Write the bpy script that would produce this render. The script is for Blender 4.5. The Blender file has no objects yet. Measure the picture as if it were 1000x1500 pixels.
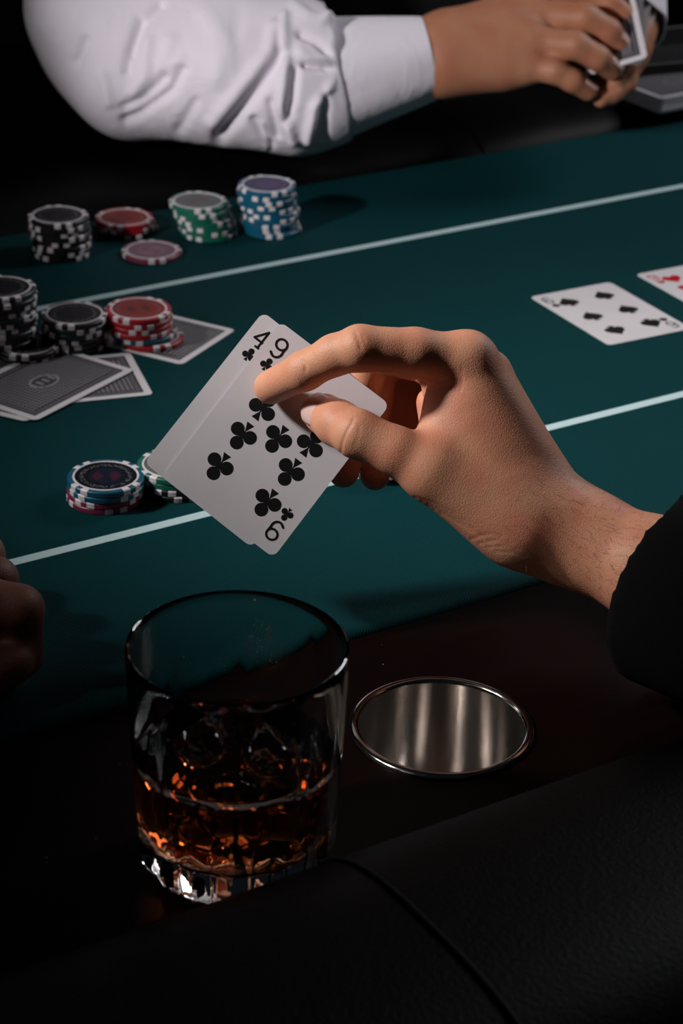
import bpy, bmesh, math, random
import numpy as np
from mathutils import Vector, Matrix
random.seed(7)
SC = bpy.context.scene
COL = SC.collection

# ------------------------------------------------------------------ camera
F, PITCH, ROLL, CH = 3102.49, .4779, .0309, .5069      # focal length in px, tilt, roll, height over the felt (felt top is z = 0)
FW = Vector((0, math.cos(PITCH), -math.sin(PITCH)))
R0 = Vector((1, 0, 0)); U0 = R0.cross(FW)
RT = R0*math.cos(ROLL) + U0*math.sin(ROLL)
UP = -R0*math.sin(ROLL) + U0*math.cos(ROLL)
CP = Vector((0, 0, CH))
cam = bpy.data.cameras.new('camera'); co = bpy.data.objects.new('camera', cam); COL.objects.link(co)
m = Matrix((RT, UP, -FW)).transposed().to_4x4(); m.translation = CP
co.matrix_world = m
cam.sensor_fit = 'VERTICAL'; cam.sensor_height = 36; cam.sensor_width = 24; cam.lens = F/1500*36
cam.clip_start = .02
cam.dof.use_dof = True; cam.dof.focus_distance = .965; cam.dof.aperture_fstop = 14
SC.camera = co
def at(px, py, d):
    return CP + (FW + RT*((px-500)/F) + UP*((750-py)/F))*d
def onz(px, py, z=0.):
    d = FW + RT*((px-500)/F) + UP*((750-py)/F)
    return CP + d*((z-CH)/d.z)

# ------------------------------------------------------------------ world, lights, exposure
w = bpy.data.worlds.new('world'); SC.world = w; w.use_nodes = True
w.node_tree.nodes['Background'].inputs[0].default_value = (.55, .75, 1, 1)
w.node_tree.nodes['Background'].inputs[1].default_value = .006
def spot(name, loc, aim, power, size_deg, blend, radius, color=(1, 1, 1)):
    l = bpy.data.lights.new(name, 'SPOT'); l.energy = power; l.spot_size = math.radians(size_deg); l.spot_blend = blend
    l.shadow_soft_size = radius; l.color = color
    o = bpy.data.objects.new(name, l); COL.objects.link(o); o.location = loc
    o.rotation_euler = (Vector(aim)-Vector(loc)).to_track_quat('-Z', 'Y').to_euler(); return o
def area(name, loc, aim, power, sx, sy, color=(1, 1, 1)):
    l = bpy.data.lights.new(name, 'AREA'); l.energy = power; l.shape = 'RECTANGLE'; l.size = sx; l.size_y = sy; l.color = color
    o = bpy.data.objects.new(name, l); COL.objects.link(o); o.location = loc
    o.rotation_euler = (Vector(aim)-Vector(loc)).to_track_quat('-Z', 'Y').to_euler(); return o
spot('key_lamp', (-1.0, .80, .86), (.28, 1.10, 0), 112, 28, 1, .075, (1, .97, .95))
spot('dealer_fill', (-1.05, .22, .70), (.03, 1.50, .15), 92, 19, .8, .04, (1, .97, .97))  # added unseen spot that brightens the dealer's sleeve and cuffs
spot('cup_fill', (-.95, .50, .95), (.047, .777, 0), 42, 10, 1, .04, (1, .95, .9))  # narrow unseen spot, added to put bright stripes in the steel cup
area('room_lamp', (1.15, 1.95, 1.0), (.2, 1.15, 0), 9, .55, .55, (.96, .97, 1))
SC.view_settings.view_transform = 'Standard'; SC.view_settings.look = 'None'
SC.view_settings.gamma = 1; SC.view_settings.use_curve_mapping = False
SC.view_settings.exposure = 0

# ------------------------------------------------------------------ helpers
def tag(o, label=None, cat=None, group=None, kind=None):
    if label: o['label'] = label
    if cat: o['category'] = cat
    if group: o['group'] = group
    if kind: o['kind'] = kind
    return o
def empty(name, loc, label, cat, group=None, mat=None):
    o = bpy.data.objects.new(name, None); COL.objects.link(o); o.empty_display_size = .02
    if mat is not None: o.matrix_world = mat
    else: o.location = loc
    return tag(o, label, cat, group)
def link(name, me, mat=None, parent=None, smooth=True):
    o = bpy.data.objects.new(name, me); COL.objects.link(o)
    if mat is not None and not me.materials: me.materials.append(mat)
    if parent is not None: o.parent = parent
    if smooth and len(me.polygons): me.polygons.foreach_set('use_smooth', [True]*len(me.polygons))
    return o
def mesh(name, v, f):
    me = bpy.data.meshes.new(name); me.from_pydata([tuple(p) for p in v], [], f); me.update(); return me
def bmmesh(name, bm):
    me = bpy.data.meshes.new(name); bm.to_mesh(me); bm.free(); return me
def sharpen(me, deg=35):
    me.set_sharp_from_angle(angle=math.radians(deg))
def box(bm, c, s, rz=0, bevel=0):
    r = bmesh.ops.create_cube(bm, size=1, matrix=Matrix.Translation(c) @ Matrix.Rotation(rz, 4, 'Z') @ Matrix.Diagonal((*s, 1)))
    if bevel:
        es = list({e for v in r['verts'] for e in v.link_edges})
        bmesh.ops.bevel(bm, geom=es, offset=bevel, segments=3, affect='EDGES', profile=.5)
def lathe(prof, n=64, rf=None, closed=False):
    """prof: (r, z) list, bottom to top; rf(angle, r, z) -> r"""
    v, f = [], []
    for (r, z) in prof:
        for k in range(n):
            a = 2*math.pi*k/n; rr = rf(a, r, z) if rf else r
            v.append((rr*math.cos(a), rr*math.sin(a), z))
    P = len(prof)
    for i in range(P-1 + (1 if closed else 0)):
        j = (i+1) % P
        for k in range(n):
            f.append((i*n+k, i*n+(k+1) % n, j*n+(k+1) % n, j*n+k))
    return v, f

def nodes(name):
    mt = bpy.data.materials.new(name); mt.use_nodes = True; t = mt.node_tree
    return mt, t, t.nodes['Principled BSDF']
def S(c): return tuple((x/255/12.92 if x/255 <= .04045 else ((x/255+.055)/1.055)**2.4) for x in c)
def plain(name, col, rough=.5, metal=0, spec=.5, bump=0, bscale=400, **kw):
    mt, t, b = nodes(name)
    b.inputs['Base Color'].default_value = (*col, 1); b.inputs['Roughness'].default_value = rough
    b.inputs['Metallic'].default_value = metal; b.inputs['Specular IOR Level'].default_value = spec
    for k, v in kw.items(): b.inputs[k.replace('_', ' ')].default_value = v
    tc = t.nodes.new('ShaderNodeTexCoord')
    n = t.nodes.new('ShaderNodeTexNoise'); n.inputs['Scale'].default_value = bscale; n.inputs['Detail'].default_value = 4
    t.links.new(tc.outputs['Object'], n.inputs['Vector'])
    # slight tone variation
    mx = t.nodes.new('ShaderNodeMixRGB'); mx.blend_type = 'MULTIPLY'; mx.inputs[0].default_value = .18
    mx.inputs[1].default_value = (*col, 1); t.links.new(n.outputs[0], mx.inputs[2]); t.links.new(mx.outputs[0], b.inputs['Base Color'])
    if bump:
        bp = t.nodes.new('ShaderNodeBump'); bp.inputs['Strength'].default_value = bump; bp.inputs['Distance'].default_value = .0004
        t.links.new(n.outputs[0], bp.inputs['Height']); t.links.new(bp.outputs[0], b.inputs['Normal'])
    return mt
def mathn(t, op, a, b=None, c=None):
    n = t.nodes.new('ShaderNodeMath'); n.operation = op
    for i, x in enumerate((a, b, c)):
        if x is None: continue
        if isinstance(x, (int, float)): n.inputs[i].default_value = x
        else: t.links.new(x, n.inputs[i])
    return n.outputs[0]
def sep(t, coord='Object'):
    tc = t.nodes.new('ShaderNodeTexCoord'); s = t.nodes.new('ShaderNodeSeparateXYZ'); t.links.new(tc.outputs[coord], s.inputs[0])
    return tc, s.outputs[0], s.outputs[1], s.outputs[2]
def mixc(t, fac, a, b):
    n = t.nodes.new('ShaderNodeMixRGB')
    if isinstance(fac, (int, float)): n.inputs[0].default_value = fac
    else: t.links.new(fac, n.inputs[0])
    for i, x in ((1, a), (2, b)):
        if isinstance(x, tuple): n.inputs[i].default_value = (*x[:3], 1)
        else: t.links.new(x, n.inputs[i])
    return n.outputs[0]

# ------------------------------------------------------------------ materials
def felt_mat():
    mt, t, b = nodes('felt'); tc, x, y, z = sep(t)
    # twill: fine diagonal ribs, broken by a crossing thread
    d1 = mathn(t, 'SINE', mathn(t, 'MULTIPLY', mathn(t, 'ADD', x, mathn(t, 'MULTIPLY', y, 1.1)), 4300))
    d2 = mathn(t, 'SINE', mathn(t, 'MULTIPLY', mathn(t, 'SUBTRACT', x, mathn(t, 'MULTIPLY', y, .9)), 3600))
    h = mathn(t, 'ADD', mathn(t, 'MULTIPLY', d1, .6), mathn(t, 'MULTIPLY', d2, .4))
    n = t.nodes.new('ShaderNodeTexNoise'); n.inputs['Scale'].default_value = 30; n.inputs['Detail'].default_value = 5
    t.links.new(tc.outputs['Object'], n.inputs['Vector'])
    f = mathn(t, 'MULTIPLY_ADD', h, .5, .5)
    c = mixc(t, f, S((0, 34, 39)), S((3, 68, 70)))
    c = mixc(t, mathn(t, 'MULTIPLY', n.outputs[0], .35), c, S((0, 42, 50)))
    t.links.new(c, b.inputs['Base Color'])
    b.inputs['Roughness'].default_value = .72; b.inputs['Specular IOR Level'].default_value = .09
    bp = t.nodes.new('ShaderNodeBump'); bp.inputs['Strength'].default_value = .5; bp.inputs['Distance'].default_value = .0002
    t.links.new(h, bp.inputs['Height']); t.links.new(bp.outputs[0], b.inputs['Normal'])
    return mt
def line_mat():
    mt, t, b = nodes('printed_line'); tc, x, y, z = sep(t)
    h = mathn(t, 'SINE', mathn(t, 'MULTIPLY', mathn(t, 'ADD', x, mathn(t, 'MULTIPLY', y, 1.1)), 5200))
    c = mixc(t, mathn(t, 'MULTIPLY_ADD', h, .3, .4), S((214, 232, 232)), S((120, 165, 170)))
    t.links.new(c, b.inputs['Base Color']); b.inputs['Roughness'].default_value = .9
    return mt
def wood_mat():
    mt, t, b = nodes('dark_mahogany'); tc, x, y, z = sep(t)
    mp = t.nodes.new('ShaderNodeMapping'); mp.inputs['Scale'].default_value = (3, 40, 3)
    mp.inputs['Rotation'].default_value = (0, 0, 0)
    t.links.new(tc.outputs['Object'], mp.inputs[0])
    n = t.nodes.new('ShaderNodeTexNoise'); n.inputs['Scale'].default_value = 6; n.inputs['Detail'].default_value = 8
    t.links.new(mp.outputs[0], n.inputs['Vector'])
    c = mixc(t, n.outputs[0], S((6, 1, 1)), S((22, 7, 5)))
    # dust specks on the lacquer
    v = t.nodes.new('ShaderNodeTexVoronoi'); v.inputs['Scale'].default_value = 70; t.links.new(tc.outputs['Object'], v.inputs['Vector'])
    sp = mathn(t, 'LESS_THAN', v.outputs['Distance'], .028)
    c = mixc(t, mathn(t, 'MULTIPLY', sp, .5), c, (.4, .4, .4))
    t.links.new(c, b.inputs['Base Color']); b.inputs['Roughness'].default_value = .45; b.inputs['Specular IOR Level'].default_value = .08
    return mt
def skin_mat(name, base, red, hair=False):
    mt, t, b = nodes(name); tc, x, y, z = sep(t)
    n1 = t.nodes.new('ShaderNodeTexNoise'); n1.inputs['Scale'].default_value = 55; n1.inputs['Detail'].default_value = 5
    n2 = t.nodes.new('ShaderNodeTexNoise'); n2.inputs['Scale'].default_value = 600; n2.inputs['Detail'].default_value = 3
    v = t.nodes.new('ShaderNodeTexVoronoi'); v.inputs['Scale'].default_value = 900; v.feature = 'DISTANCE_TO_EDGE'
    for q in (n1, n2, v): t.links.new(tc.outputs['Object'], q.inputs['Vector'])
    r = t.nodes.new('ShaderNodeMapRange'); r.inputs[1].default_value = .38; r.inputs[2].default_value = .66; t.links.new(n1.outputs[0], r.inputs[0])
    c = mixc(t, mathn(t, 'MULTIPLY', r.outputs[0], .55), base, red)
    c = mixc(t, mathn(t, 'MULTIPLY', n2.outputs[0], .22), c, tuple(q*.45 for q in base))
    t.links.new(c, b.inputs['Base Color'])
    b.inputs['Roughness'].default_value = .5; b.inputs['Specular IOR Level'].default_value = .4
    b.inputs['Subsurface Weight'].default_value = .12; b.inputs['Subsurface Radius'].default_value = (1, .35, .18); b.inputs['Subsurface Scale'].default_value = .004
    h = mathn(t, 'ADD', mathn(t, 'MULTIPLY', n2.outputs[0], .6), mathn(t, 'MINIMUM', mathn(t, 'MULTIPLY', v.outputs[0], 3), .6))
    bp = t.nodes.new('ShaderNodeBump'); bp.inputs['Strength'].default_value = .3; bp.inputs['Distance'].default_value = .00035
    t.links.new(h, bp.inputs['Height']); t.links.new(bp.outputs[0], b.inputs['Normal'])
    return mt
def cardback_mat():
    """white border, dark frames, dotted lattice and an oval emblem; object coords, card is .0635 x .0889"""
    mt, t, b = nodes('card_back'); tc, x, y, z = sep(t)
    ax = mathn(t, 'ABSOLUTE', x); ay = mathn(t, 'ABSOLUTE', y)
    # distance inside the border
    d = mathn(t, 'MINIMUM', mathn(t, 'SUBTRACT', .0635/2, ax), mathn(t, 'SUBTRACT', .0889/2, ay))
    inside = mathn(t, 'GREATER_THAN', d, .0045)
    fr = mathn(t, 'MULTIPLY', mathn(t, 'GREATER_THAN', d, .0045), mathn(t, 'LESS_THAN', d, .0056))
    fr2 = mathn(t, 'MULTIPLY', mathn(t, 'GREATER_THAN', d, .0085), mathn(t, 'LESS_THAN', d, .0092))
    gx = mathn(t, 'SINE', mathn(t, 'MULTIPLY', x, 2*math.pi/.0052)); gy = mathn(t, 'SINE', mathn(t, 'MULTIPLY', y, 2*math.pi/.0058))
    lat = mathn(t, 'GREATER_THAN', mathn(t, 'MULTIPLY', mathn(t, 'ABSOLUTE', gx), mathn(t, 'ABSOLUTE', gy)), .30)
    c = mixc(t, lat, S((150, 146, 152)), S((34, 32, 38)))
    # border band: diagonal hatch
    hz = mathn(t, 'SINE', mathn(t, 'MULTIPLY', mathn(t, 'ADD', x, y), 2*math.pi/.0016))
    band = mathn(t, 'LESS_THAN', d, .0085)
    c = mixc(t, band, c, mixc(t, mathn(t, 'MULTIPLY_ADD', hz, .3, .5), S((66, 64, 70)), S((120, 116, 122))))
    c = mixc(t, mathn(t, 'MAXIMUM', fr, fr2), c, S((26, 25, 28)))
    # oval emblem
    e = mathn(t, 'SQRT', mathn(t, 'ADD', mathn(t, 'POWER', mathn(t, 'DIVIDE', x, .0072), 2), mathn(t, 'POWER', mathn(t, 'DIVIDE', y, .0105), 2)))
    ov = mathn(t, 'LESS_THAN', e, 1.0); ring = mathn(t, 'LESS_THAN', mathn(t, 'ABSOLUTE', mathn(t, 'SUBTRACT', e, .93)), .08)
    em = mathn(t, 'GREATER_THAN', mathn(t, 'SINE', mathn(t, 'MULTIPLY', y, 2*math.pi/.0052)), .1)
    em = mathn(t, 'MULTIPLY', em, mathn(t, 'LESS_THAN', ax, .0028))
    c = mixc(t, ov, c, mixc(t, em, S((66, 64, 70)), S((150, 146, 150))))
    c = mixc(t, ring, c, S((160, 156, 160)))
    c = mixc(t, inside, S((222, 216, 220)), c)
    t.links.new(c, b.inputs['Base Color']); b.inputs['Roughness'].default_value = .42
    return mt
def chip_inlay_mat(name, base, mark, spark):
    mt, t, b = nodes(name); tc, x, y, z = sep(t)
    r = mathn(t, 'SQRT', mathn(t, 'ADD', mathn(t, 'MULTIPLY', x, x), mathn(t, 'MULTIPLY', y, y)))
    v = t.nodes.new('ShaderNodeTexVoronoi'); v.inputs['Scale'].default_value = 420; v.distance = 'CHEBYCHEV'; t.links.new(tc.outputs['Object'], v.inputs['Vector'])
    n = t.nodes.new('ShaderNodeTexNoise'); n.inputs['Scale'].default_value = 900; n.inputs['Detail'].default_value = 0; t.links.new(tc.outputs['Object'], n.inputs['Vector'])
    # small print round the rim of the sticker
    ringz = mathn(t, 'LESS_THAN', mathn(t, 'ABSOLUTE', mathn(t, 'SUBTRACT', r, .0125)), .0012)
    pr = mathn(t, 'MULTIPLY', ringz, mathn(t, 'GREATER_THAN', n.outputs[0], .57))
    core = mathn(t, 'LESS_THAN', r, .0092)
    hv = mathn(t, 'MULTIPLY', mathn(t, 'GREATER_THAN', mathn(t, 'ABSOLUTE', mathn(t, 'SUBTRACT', mathn(t, 'ABSOLUTE', x), .0042)), -1), 1.)
    q1 = mathn(t, 'LESS_THAN', mathn(t, 'ADD', mathn(t, 'ABSOLUTE', mathn(t, 'SUBTRACT', mathn(t, 'ABSOLUTE', x), .0045)), mathn(t, 'MULTIPLY', mathn(t, 'ABSOLUTE', y), .6)), .0034)
    q2 = mathn(t, 'GREATER_THAN', v.outputs['Distance'], .22)
    c = mixc(t, q1, base, mark)
    c = mixc(t, mathn(t, 'MULTIPLY', mathn(t, 'MULTIPLY', core, q2), .6), c, spark)
    c = mixc(t, pr, c, S((100, 100, 104)))
    t.links.new(c, b.inputs['Base Color']); b.inputs['Roughness'].default_value = .5; b.inputs['Specular IOR Level'].default_value = .15
    return mt
M = {}
M['felt'] = felt_mat(); M['line'] = line_mat(); M['wood'] = wood_mat()
M['leather'] = plain('black_leather', (.0022, .0023, .003), .5, spec=.10, bump=.6, bscale=500)
M['stitch'] = plain('seam_thread', (.008, .008, .010), .7, spec=.1)
M['skin'] = skin_mat('skin_player', S((224, 160, 126)), S((220, 130, 104)))
M['skin2'] = skin_mat('skin_dealer', S((186, 128, 98)), S((176, 104, 78)))
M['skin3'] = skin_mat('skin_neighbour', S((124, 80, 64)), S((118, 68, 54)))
M['nail'] = plain('fingernail', S((224, 186, 176)), .25, bscale=60)
M['crease'] = plain('crease', S((150, 84, 66)), .6)
M['hair'] = plain('arm_hair', S((70, 44, 30)), .6)
M['cardface'] = plain('card_stock', S((226, 220, 224)), .38, bscale=40)
M['ink'] = plain('black_ink', (.006, .006, .007), .4)
M['redink'] = plain('red_ink', S((196, 10, 26)), .4)
M['cardback'] = cardback_mat()
M['jacket'] = plain('black_jacket_cloth', (.0035, .0035, .004), .9, spec=.15, bump=.5, bscale=900)
M['vest'] = plain('black_vest_cloth', (.006, .006, .007), .85, spec=.2, bump=.4, bscale=700)
def shirt_mat():
    mt, t, b = nodes('white_shirt_cotton'); tc, x, y, z = sep(t)
    n = t.nodes.new('ShaderNodeTexNoise'); n.inputs['Scale'].default_value = 26; n.inputs['Detail'].default_value = 3; n.inputs['Distortion'].default_value = 1.2
    t.links.new(tc.outputs['Object'], n.inputs['Vector'])
    n2 = t.nodes.new('ShaderNodeTexNoise'); n2.inputs['Scale'].default_value = 1200; t.links.new(tc.outputs['Object'], n2.inputs['Vector'])
    b.inputs['Base Color'].default_value = (*S((232, 224, 234)), 1); b.inputs['Roughness'].default_value = .85; b.inputs['Sheen Weight'].default_value = .1
    bp = t.nodes.new('ShaderNodeBump'); bp.inputs['Strength'].default_value = .5; bp.inputs['Distance'].default_value = .004
    bp2 = t.nodes.new('ShaderNodeBump'); bp2.inputs['Strength'].default_value = .2; bp2.inputs['Distance'].default_value = .0003
    t.links.new(n.outputs[0], bp.inputs['Height']); t.links.new(n2.outputs[0], bp2.inputs['Height'])
    t.links.new(bp.outputs[0], bp2.inputs['Normal']); t.links.new(bp2.outputs[0], b.inputs['Normal'])
    return mt
M['shirt'] = shirt_mat()
def steel_mat():
    mt, t, b = nodes('brushed_steel'); tc, x, y, z = sep(t)
    a = mathn(t, 'ARCTAN2', y, x)
    cb = t.nodes.new('ShaderNodeCombineXYZ'); t.links.new(mathn(t, 'MULTIPLY', a, 1.2), cb.inputs[0]); t.links.new(mathn(t, 'MULTIPLY', z, 900), cb.inputs[1])
    n = t.nodes.new('ShaderNodeTexNoise'); n.inputs['Scale'].default_value = 1.3; n.inputs['Detail'].default_value = 4; t.links.new(cb.outputs[0], n.inputs['Vector'])
    b.inputs['Metallic'].default_value = 1; b.inputs['Base Color'].default_value = (.74, .70, .67, 1); b.inputs['Anisotropic'].default_value = .8; b.inputs['Anisotropic Rotation'].default_value = .25
    tg = t.nodes.new('ShaderNodeTangent'); tg.direction_type = 'RADIAL'; tg.axis = 'Z'; t.links.new(tg.outputs[0], b.inputs['Tangent'])
    t.links.new(mathn(t, 'MULTIPLY_ADD', n.outputs[0], .08, .13), b.inputs['Roughness'])
    bp = t.nodes.new('ShaderNodeBump'); bp.inputs['Strength'].default_value = .05; bp.inputs['Distance'].default_value = .0003
    t.links.new(n.outputs[0], bp.inputs['Height']); t.links.new(bp.outputs[0], b.inputs['Normal'])
    return mt
M['steel'] = steel_mat()
M['polish'] = plain('polished_steel', (.7, .68, .66), .12, metal=1, bscale=80)
def glass_mat(name, col, rough=0., ior=1.5):
    mt, t, b = nodes(name); tc, x, y, z = sep(t)
    b.inputs['Base Color'].default_value = (*col, 1); b.inputs['Transmission Weight'].default_value = 1; b.inputs['Roughness'].default_value = rough; b.inputs['IOR'].default_value = ior
    n = t.nodes.new('ShaderNodeTexNoise'); n.inputs['Scale'].default_value = 90; t.links.new(tc.outputs['Object'], n.inputs['Vector'])
    bp = t.nodes.new('ShaderNodeBump'); bp.inputs['Strength'].default_value = .06; bp.inputs['Distance'].default_value = .0006
    t.links.new(n.outputs[0], bp.inputs['Height']); t.links.new(bp.outputs[0], b.inputs['Normal'])
    return mt
M['glass'] = glass_mat('clear_glass', (.97, .98, .98))
M['ice'] = glass_mat('ice', (.95, .97, 1), .06, 1.31)
wm = glass_mat('whiskey', (1, .93, .85), 0, 1.36)
va = wm.node_tree.nodes.new('ShaderNodeVolumeAbsorption'); va.inputs[0].default_value = (1, .50, .07, 1); va.inputs[1].default_value = 44
wm.node_tree.links.new(va.outputs[0], wm.node_tree.nodes['Material Output'].inputs['Volume'])
M['whiskey'] = wm
M['white_clay'] = plain('chip_white', S((226, 218, 220)), .45, bscale=200)
CHIPCOL = dict(blue=S((0, 84, 112)), maroon=S((128, 42, 70)), red=S((168, 14, 30)), green=S((18, 104, 84)), black=S((20, 20, 24)), darkgreen=S((12, 34, 36)), pink=S((130, 52, 74)), plum=S((40, 22, 44)))
for k, c in CHIPCOL.items(): M['chip_'+k] = plain('chip_'+k, c, .42, bscale=300)
M['inlay_blue'] = chip_inlay_mat('inlay_blue', S((6, 10, 22)), S((84, 12, 16)), S((14, 30, 48)))
M['inlay_red'] = chip_inlay_mat('inlay_red', S((132, 40, 38)), S((44, 26, 28)), S((120, 50, 46)))
M['inlay_black'] = chip_inlay_mat('inlay_black', S((12, 12, 15)), S((30, 14, 18)), S((16, 18, 22)))
M['inlay_green'] = chip_inlay_mat('inlay_green', S((96, 96, 96)), S((120, 60, 60)), S((84, 92, 90)))
M['inlay_pink'] = chip_inlay_mat('inlay_pink', S((124, 92, 106)), S((90, 50, 66)), S((150, 110, 124)))
M['inlay_violet'] = chip_inlay_mat('inlay_violet', S((62, 58, 92)), S((110, 50, 80)), S((80, 76, 110)))
M['carpet'] = plain('dark_carpet', (.012, .008, .008), .95, spec=.1, bump=.5, bscale=300)
M['wallpaint'] = plain('dark_wall_paint', (.01, .012, .014), .8, bscale=20)
M['blackwood'] = plain('black_wood', (.01, .008, .008), .4, bscale=60)
M['tray'] = plain('black_plastic', (.008, .008, .009), .5, bscale=200)

# ------------------------------------------------------------------ implicit modelling (smoothly joined round cones -> surface nets)
def nets(V, org, h):
    s = (V < 0)
    nx, ny, nz = V.shape
    C = np.stack([s[i:nx-1+i, j:ny-1+j, k:nz-1+k] for i in (0, 1) for j in (0, 1) for k in (0, 1)])
    cnt = C.sum(0); act = (cnt > 0) & (cnt < 8)
    ids = np.argwhere(act); n = len(ids)
    idx = -np.ones(act.shape, np.int64); idx[act] = np.arange(n)
    cor = np.array([(i, j, k) for i in (0, 1) for j in (0, 1) for k in (0, 1)])
    vals = np.stack([V[ids[:, 0]+c[0], ids[:, 1]+c[1], ids[:, 2]+c[2]] for c in cor], 1)
    acc = np.zeros((n, 3)); wt = np.zeros(n)
    for a in range(8):
        for b in range(a+1, 8):
            if np.abs(cor[a]-cor[b]).sum() != 1: continue
            va_, vb = vals[:, a], vals[:, b]; c = (va_ < 0) != (vb < 0)
            tt = va_/(va_-vb+1e-20); p = cor[a] + tt[:, None]*(cor[b]-cor[a])
            acc[c] += p[c]; wt[c] += 1
    P = (ids + acc/wt[:, None])*h + org
    quads = []
    for ax in range(3):
        a = s.take(range(0, s.shape[ax]-1), ax); b = s.take(range(1, s.shape[ax]), ax)
        e = np.argwhere(a != b); o1, o2 = [(1, 2), (2, 0), (0, 1)][ax]
        ok = (e[:, o1] > 0) & (e[:, o2] > 0) & (e[:, o1] < act.shape[o1]) & (e[:, o2] < act.shape[o2]); e = e[ok]
        q = []
        for (d1, d2) in ((1, 1), (0, 1), (0, 0), (1, 0)):
            c = e.copy(); c[:, o1] -= d1; c[:, o2] -= d2; q.append(idx[c[:, 0], c[:, 1], c[:, 2]])
        q = np.stack(q, 1); neg = s[e[:, 0], e[:, 1], e[:, 2]]
        q[~neg] = q[~neg][:, ::-1]; quads.append(q)
    return P, np.concatenate(quads)
def cone_d(P, a, b, ra, rb):
    ab = b-a; L2 = float(ab@ab) + 1e-12
    t = np.clip((P-a)@ab/L2, 0, 1)
    return np.sqrt((((P-a)-t[..., None]*ab)**2).sum(-1)) - (ra+(rb-ra)*t)
def sdf(name, ops, h, smooth=2, noise=None):
    """ops: ('add',k,a,ra,b,rb) ('sub',k,a,ra,b,rb) ('cut',point,normal) ('grp',k,[ops])"""
    ops = [o for o in ops]
    pts = []
    def gather(os):
        for o in os:
            if o[0] == 'grp': gather(o[2])
            elif o[0] == 'add':
                for p, r in ((o[2], o[3]), (o[4], o[5])): pts.append(np.array(p)-r-.006); pts.append(np.array(p)+r+.006)
    gather(ops); pts_ = np.array(pts); lo = pts_.min(0)-2*h; hi = pts_.max(0)+2*h
    dims = np.ceil((hi-lo)/h).astype(int)+1
    ax = [lo[i]+np.arange(dims[i])*h for i in range(3)]
    def run(os, V):
        for o in os:
            if o[0] == 'grp':
                W = np.full(dims, .05, np.float32); run(o[2], W); k = o[1]
                m_ = (V < .02) & (W < .02)
                hh = np.clip(.5+.5*(V-W)/k, 0, 1) if k > 0 else (V > W).astype(np.float32)
                R = V*(1-hh)+W*hh-k*hh*(1-hh)
                V[...] = np.where(m_, R, np.minimum(V, W)); continue
            if o[0] == 'cut':
                p, n_ = np.array(o[1]), np.array(o[2]); n_ = n_/np.linalg.norm(n_)
                D = ((ax[0]-p[0])*n_[0])[:, None, None] + ((ax[1]-p[1])*n_[1])[None, :, None] + ((ax[2]-p[2])*n_[2])[None, None, :]
                np.maximum(V, D.astype(np.float32), out=V); continue
            _, k, a, ra, b, rb = o; a, b = np.array(a), np.array(b); R_ = max(ra, rb)+k+.012
            l_ = np.minimum(a, b)-R_; u_ = np.maximum(a, b)+R_
            i0 = np.maximum(((l_-lo)/h).astype(int), 0); i1 = np.minimum(((u_-lo)/h).astype(int)+2, dims)
            if (i1 <= i0).any(): continue
            sl = tuple(slice(i0[i], i1[i]) for i in range(3))
            P = np.stack(np.meshgrid(*[ax[i][sl[i]] for i in range(3)], indexing='ij'), -1)
            D = cone_d(P, a, b, ra, rb).astype(np.float32); W = V[sl]
            if o[0] == 'add':
                if k > 0:
                    hh = np.clip(.5+.5*(W-D)/k, 0, 1); V[sl] = W*(1-hh)+D*hh-k*hh*(1-hh)
                else: V[sl] = np.minimum(W, D)
            else:
                D = -D
                if k > 0:
                    hh = np.clip(.5-.5*(W-D)/k, 0, 1); V[sl] = W*(1-hh)+D*hh+k*hh*(1-hh)
                else: V[sl] = np.maximum(W, D)
    V = np.full(dims, .05, np.float32); run(ops, V)
    if noise is not None:
        m_ = np.abs(V) < .012; I = np.argwhere(m_); P = I*h+lo
        V[m_] += noise(P).astype(np.float32)
    V[0], V[-1], V[:, 0], V[:, -1], V[:, :, 0], V[:, :, -1] = [.01]*6
    P, Q = nets(V, lo, h)
    # light laplacian smoothing
    E = np.concatenate([Q[:, [0, 1]], Q[:, [1, 2]], Q[:, [2, 3]], Q[:, [3, 0]]])
    for _ in range(smooth):
        A = np.zeros_like(P); c = np.zeros(len(P))
        for i in range(3): A[:, i] = np.bincount(E[:, 0], P[E[:, 1], i], len(P)) + np.bincount(E[:, 1], P[E[:, 0], i], len(P))
        c = np.bincount(E[:, 0], minlength=len(P)) + np.bincount(E[:, 1], minlength=len(P))
        P = P*.45 + (A/c[:, None])*.55
    me = bpy.data.meshes.new(name); me.vertices.add(len(P)); me.vertices.foreach_set('co', P.astype(np.float32).ravel())
    me.loops.add(Q.size); me.loops.foreach_set('vertex_index', Q.astype(np.int32).ravel())
    me.polygons.add(len(Q)); me.polygons.foreach_set('loop_start', np.arange(0, Q.size, 4, dtype=np.int32))
    me.update(calc_edges=True); me.validate()
    return me
def chain(pts, rs, k=.004):
    return [('add', k, tuple(pts[i]), rs[i], tuple(pts[i+1]), rs[i+1]) for i in range(len(pts)-1)]

# ------------------------------------------------------------------ table frame: e runs along the printed lines, n across the table
TA = .5672
E_ = Vector((math.cos(TA), math.sin(TA), 0)); N_ = Vector((-math.sin(TA), math.cos(TA), 0))
def tb(e, n, z=0.): return E_*e + N_*n + Vector((0, 0, z))
FLOOR = -.77
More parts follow.
